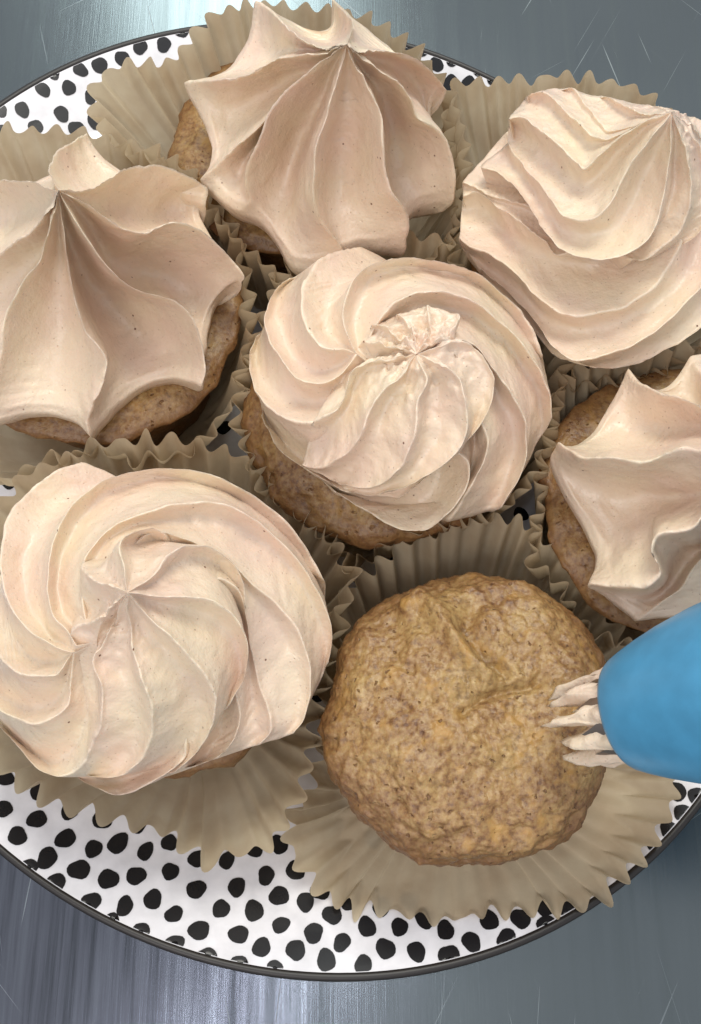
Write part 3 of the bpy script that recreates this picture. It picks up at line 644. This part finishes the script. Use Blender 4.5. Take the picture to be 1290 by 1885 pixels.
# ---- bare cupcake, lower right ----------------------------------------------------------
t = cup('bare brown cupcake without frosting, its paper case spread open on the plate', 'cupcake', (862, 1320), None)
w2 = lambda P, z=3.2: [tuple(U(x, y, z)[:2]) for x, y in P]
z6 = lambda P: [(560 + x / 2.0806, 1000 + y / 2.0806) for x, y in P]
bm = [
 (w2(z6([(400,240),(440,210),(500,260),(540,330),(590,400),(640,470),(700,500)]), 3.5), 0.30, 0.21),
 (w2(z6([(640,250),(620,330),(680,430),(730,490)]), 3.5), -0.26, 0.24),
 (w2(z6([(330,300),(350,370),(320,430)]), 3.4), -0.12, 0.28),
 (w2(z6([(600,660),(680,600),(760,570),(900,545)]), 3.5), -0.17, 0.11),
 (w2(z6([(620,560),(720,520)]), 3.5), 0.10, 0.3),
 (w2(z6([(600,1190),(800,1160),(950,1100)]), 2.3), 0.12, 0.25),
]
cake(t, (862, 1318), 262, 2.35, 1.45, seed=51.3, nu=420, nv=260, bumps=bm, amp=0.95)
liner(t, [(540,1490,1.1),(528,1520,0.7),(545,1570,0.2),(565,1620,-0.1),(600,1655,-0.3),(650,1672,-0.4),(720,1685,-0.4),(790,1690,-0.3),(860,1692,-0.2),(930,1684,-0.1),(1000,1675,0.05),(1060,1668,0.15),(1110,1650,0.2),(1150,1618,0.3),(1185,1578,0.35),(1210,1530,0.4),(1235,1480,0.4),(1252,1435,0.5),(1235,1350,0.8),(1180,1240,1.4),(1110,1130,1.8),(1045,1040,2.1),(1000,990,2.3),(955,962,2.4),(895,958,2.4),(825,975,2.4),(750,995,2.3),(690,1035,2.2),(645,1075,2.0),(615,1140,1.8),(598,1250,1.6),(592,1350,1.5),(575,1430,1.3)], (850, 1350), seed=20.0, base_r=2.75, amp=0.17, pin=0.4, curve=0.35, wob=0.2, nrow=26, pleats=50, dz=0.0)

# ------------------------------------------------------------------ piping bag
tipP = U(1126, 1320, 5.4); farP = U(1450, 1250, 8.0)
axis = (farP - tipP); Lx = np.linalg.norm(axis); axis = axis / Lx
up = np.array([0, 0, 1.0]); sx = np.cross(axis, up); sx /= np.linalg.norm(sx); sy = np.cross(sx, axis)
bagT = thing('piping_bag', 'blue silicone piping bag with steel star tip reaching in over the bare cupcake', 'piping bag', tuple(farP))
def ring(d, r, th, wob=0.0): return tipP + axis * d + sx * (r * math.cos(th)) + sy * (r * math.sin(th))
def tube(profile, nseg, name, mat, rfun=None):
    V = []
    for d, r in profile:
        for k in range(nseg):
            th = 2 * math.pi * k / nseg
            rr = r if rfun is None else rfun(d, r, th)
            V.append(ring(d, rr, th))
    return mesh_obj(name, V, grid_faces(len(profile), nseg, True), mat, bagT)
bagf = lambda d, r, th: r + 0.015 * math.sin(3 * th + d) + 0.012 * nz((d, math.cos(th), math.sin(th)), 0.5, 3)
tube([(0.58, 0.90), (0.46, 0.95), (0.41, 1.00), (0.42, 1.04), (0.50, 1.09), (0.75, 1.19), (1.1, 1.31), (1.6, 1.46), (2.3, 1.62), (3.4, 1.78), (5, 1.98), (7, 2.3), (9, 2.7), (11, 3.2), (12.5, 3.2), (13.8, 2.2), (14.6, 1.0), (15.2, 0.35), (16.0, 0.55), (16.4, 0.02)], 96, 'bag', M_BL, bagf)
# steel tip: cone cut into teeth
teeth = 10
V = []; Fs = []
NK = teeth * 12
for i in range(10):
    tt = i / 9
    for k in range(NK):
        th = 2 * math.pi * k / NK + 0.2
        ph = (k % 12) / 12.0; tri = 1 - abs(2 * ph - 1)         # 0 at slot, 1 at tooth centre
        dend = 0.46 - 0.72 * tri                                 # teeth reach forward
        d = 1.6 + (dend - 1.6) * tt
        r = 0.96 * (0.74 + 0.30 * min(1, max(0, (d + 0.7) / 2.0)))
        V.append(ring(d, r, th))
Fs = grid_faces(10, NK, True)
mesh_obj('piping_tip', V, Fs, M_TIP, bagT)
# frosting bulging out between the teeth and drawn to ragged points
V = []; NK = teeth * 14; rows = 26
for i in range(rows):
    tt = i / (rows - 1)
    for k in range(NK):
        th = 2 * math.pi * k / NK + 0.2 + 0.12 * tt
        lobe = 0.5 + 0.5 * math.cos(2 * math.pi * (k % 14) / 14.0)       # 1 in the slots
        kk = int(((k + 7) // 14) % teeth)
        reach = [1.0, 0.75, 1.1, 0.85, 1.15, 0.8, 1.05, 0.9, 1.1, 0.8][kk]
        dend = -0.26 - 0.92 * reach * lobe ** 2.2
        d = 1.3 + (dend - 1.3) * tt
        r = 0.99 * (0.68 + 0.32 * min(1, max(0, (d + 0.7) / 1.8))) * (0.955 + 0.16 * lobe)
        if tt > 0.75: r *= 1 - 0.28 * ((tt - 0.75) / 0.25) ** 2 * (1 - 0.3 * lobe)
        if tt > 0.6: r += 0.10 * lobe * math.sin(math.pi * (tt - 0.6) / 0.4)
        p = ring(d, r, th)
        V.append(p + 0.07 * np.array([nz(p, 4, 1), nz(p, 4, 2), nz(p, 4, 3)]))
b0 = len(V)
for rr, dd in ((0.55, -0.22), (0.3, -0.1), (0.02, -0.05)):
    for k in range(NK):
        V.append(ring(dd, rr, 2 * math.pi * k / NK + 0.3))
Fs = grid_faces(rows + 3, NK, True)
mesh_obj('frosting', V, Fs, M_FR, bagT)
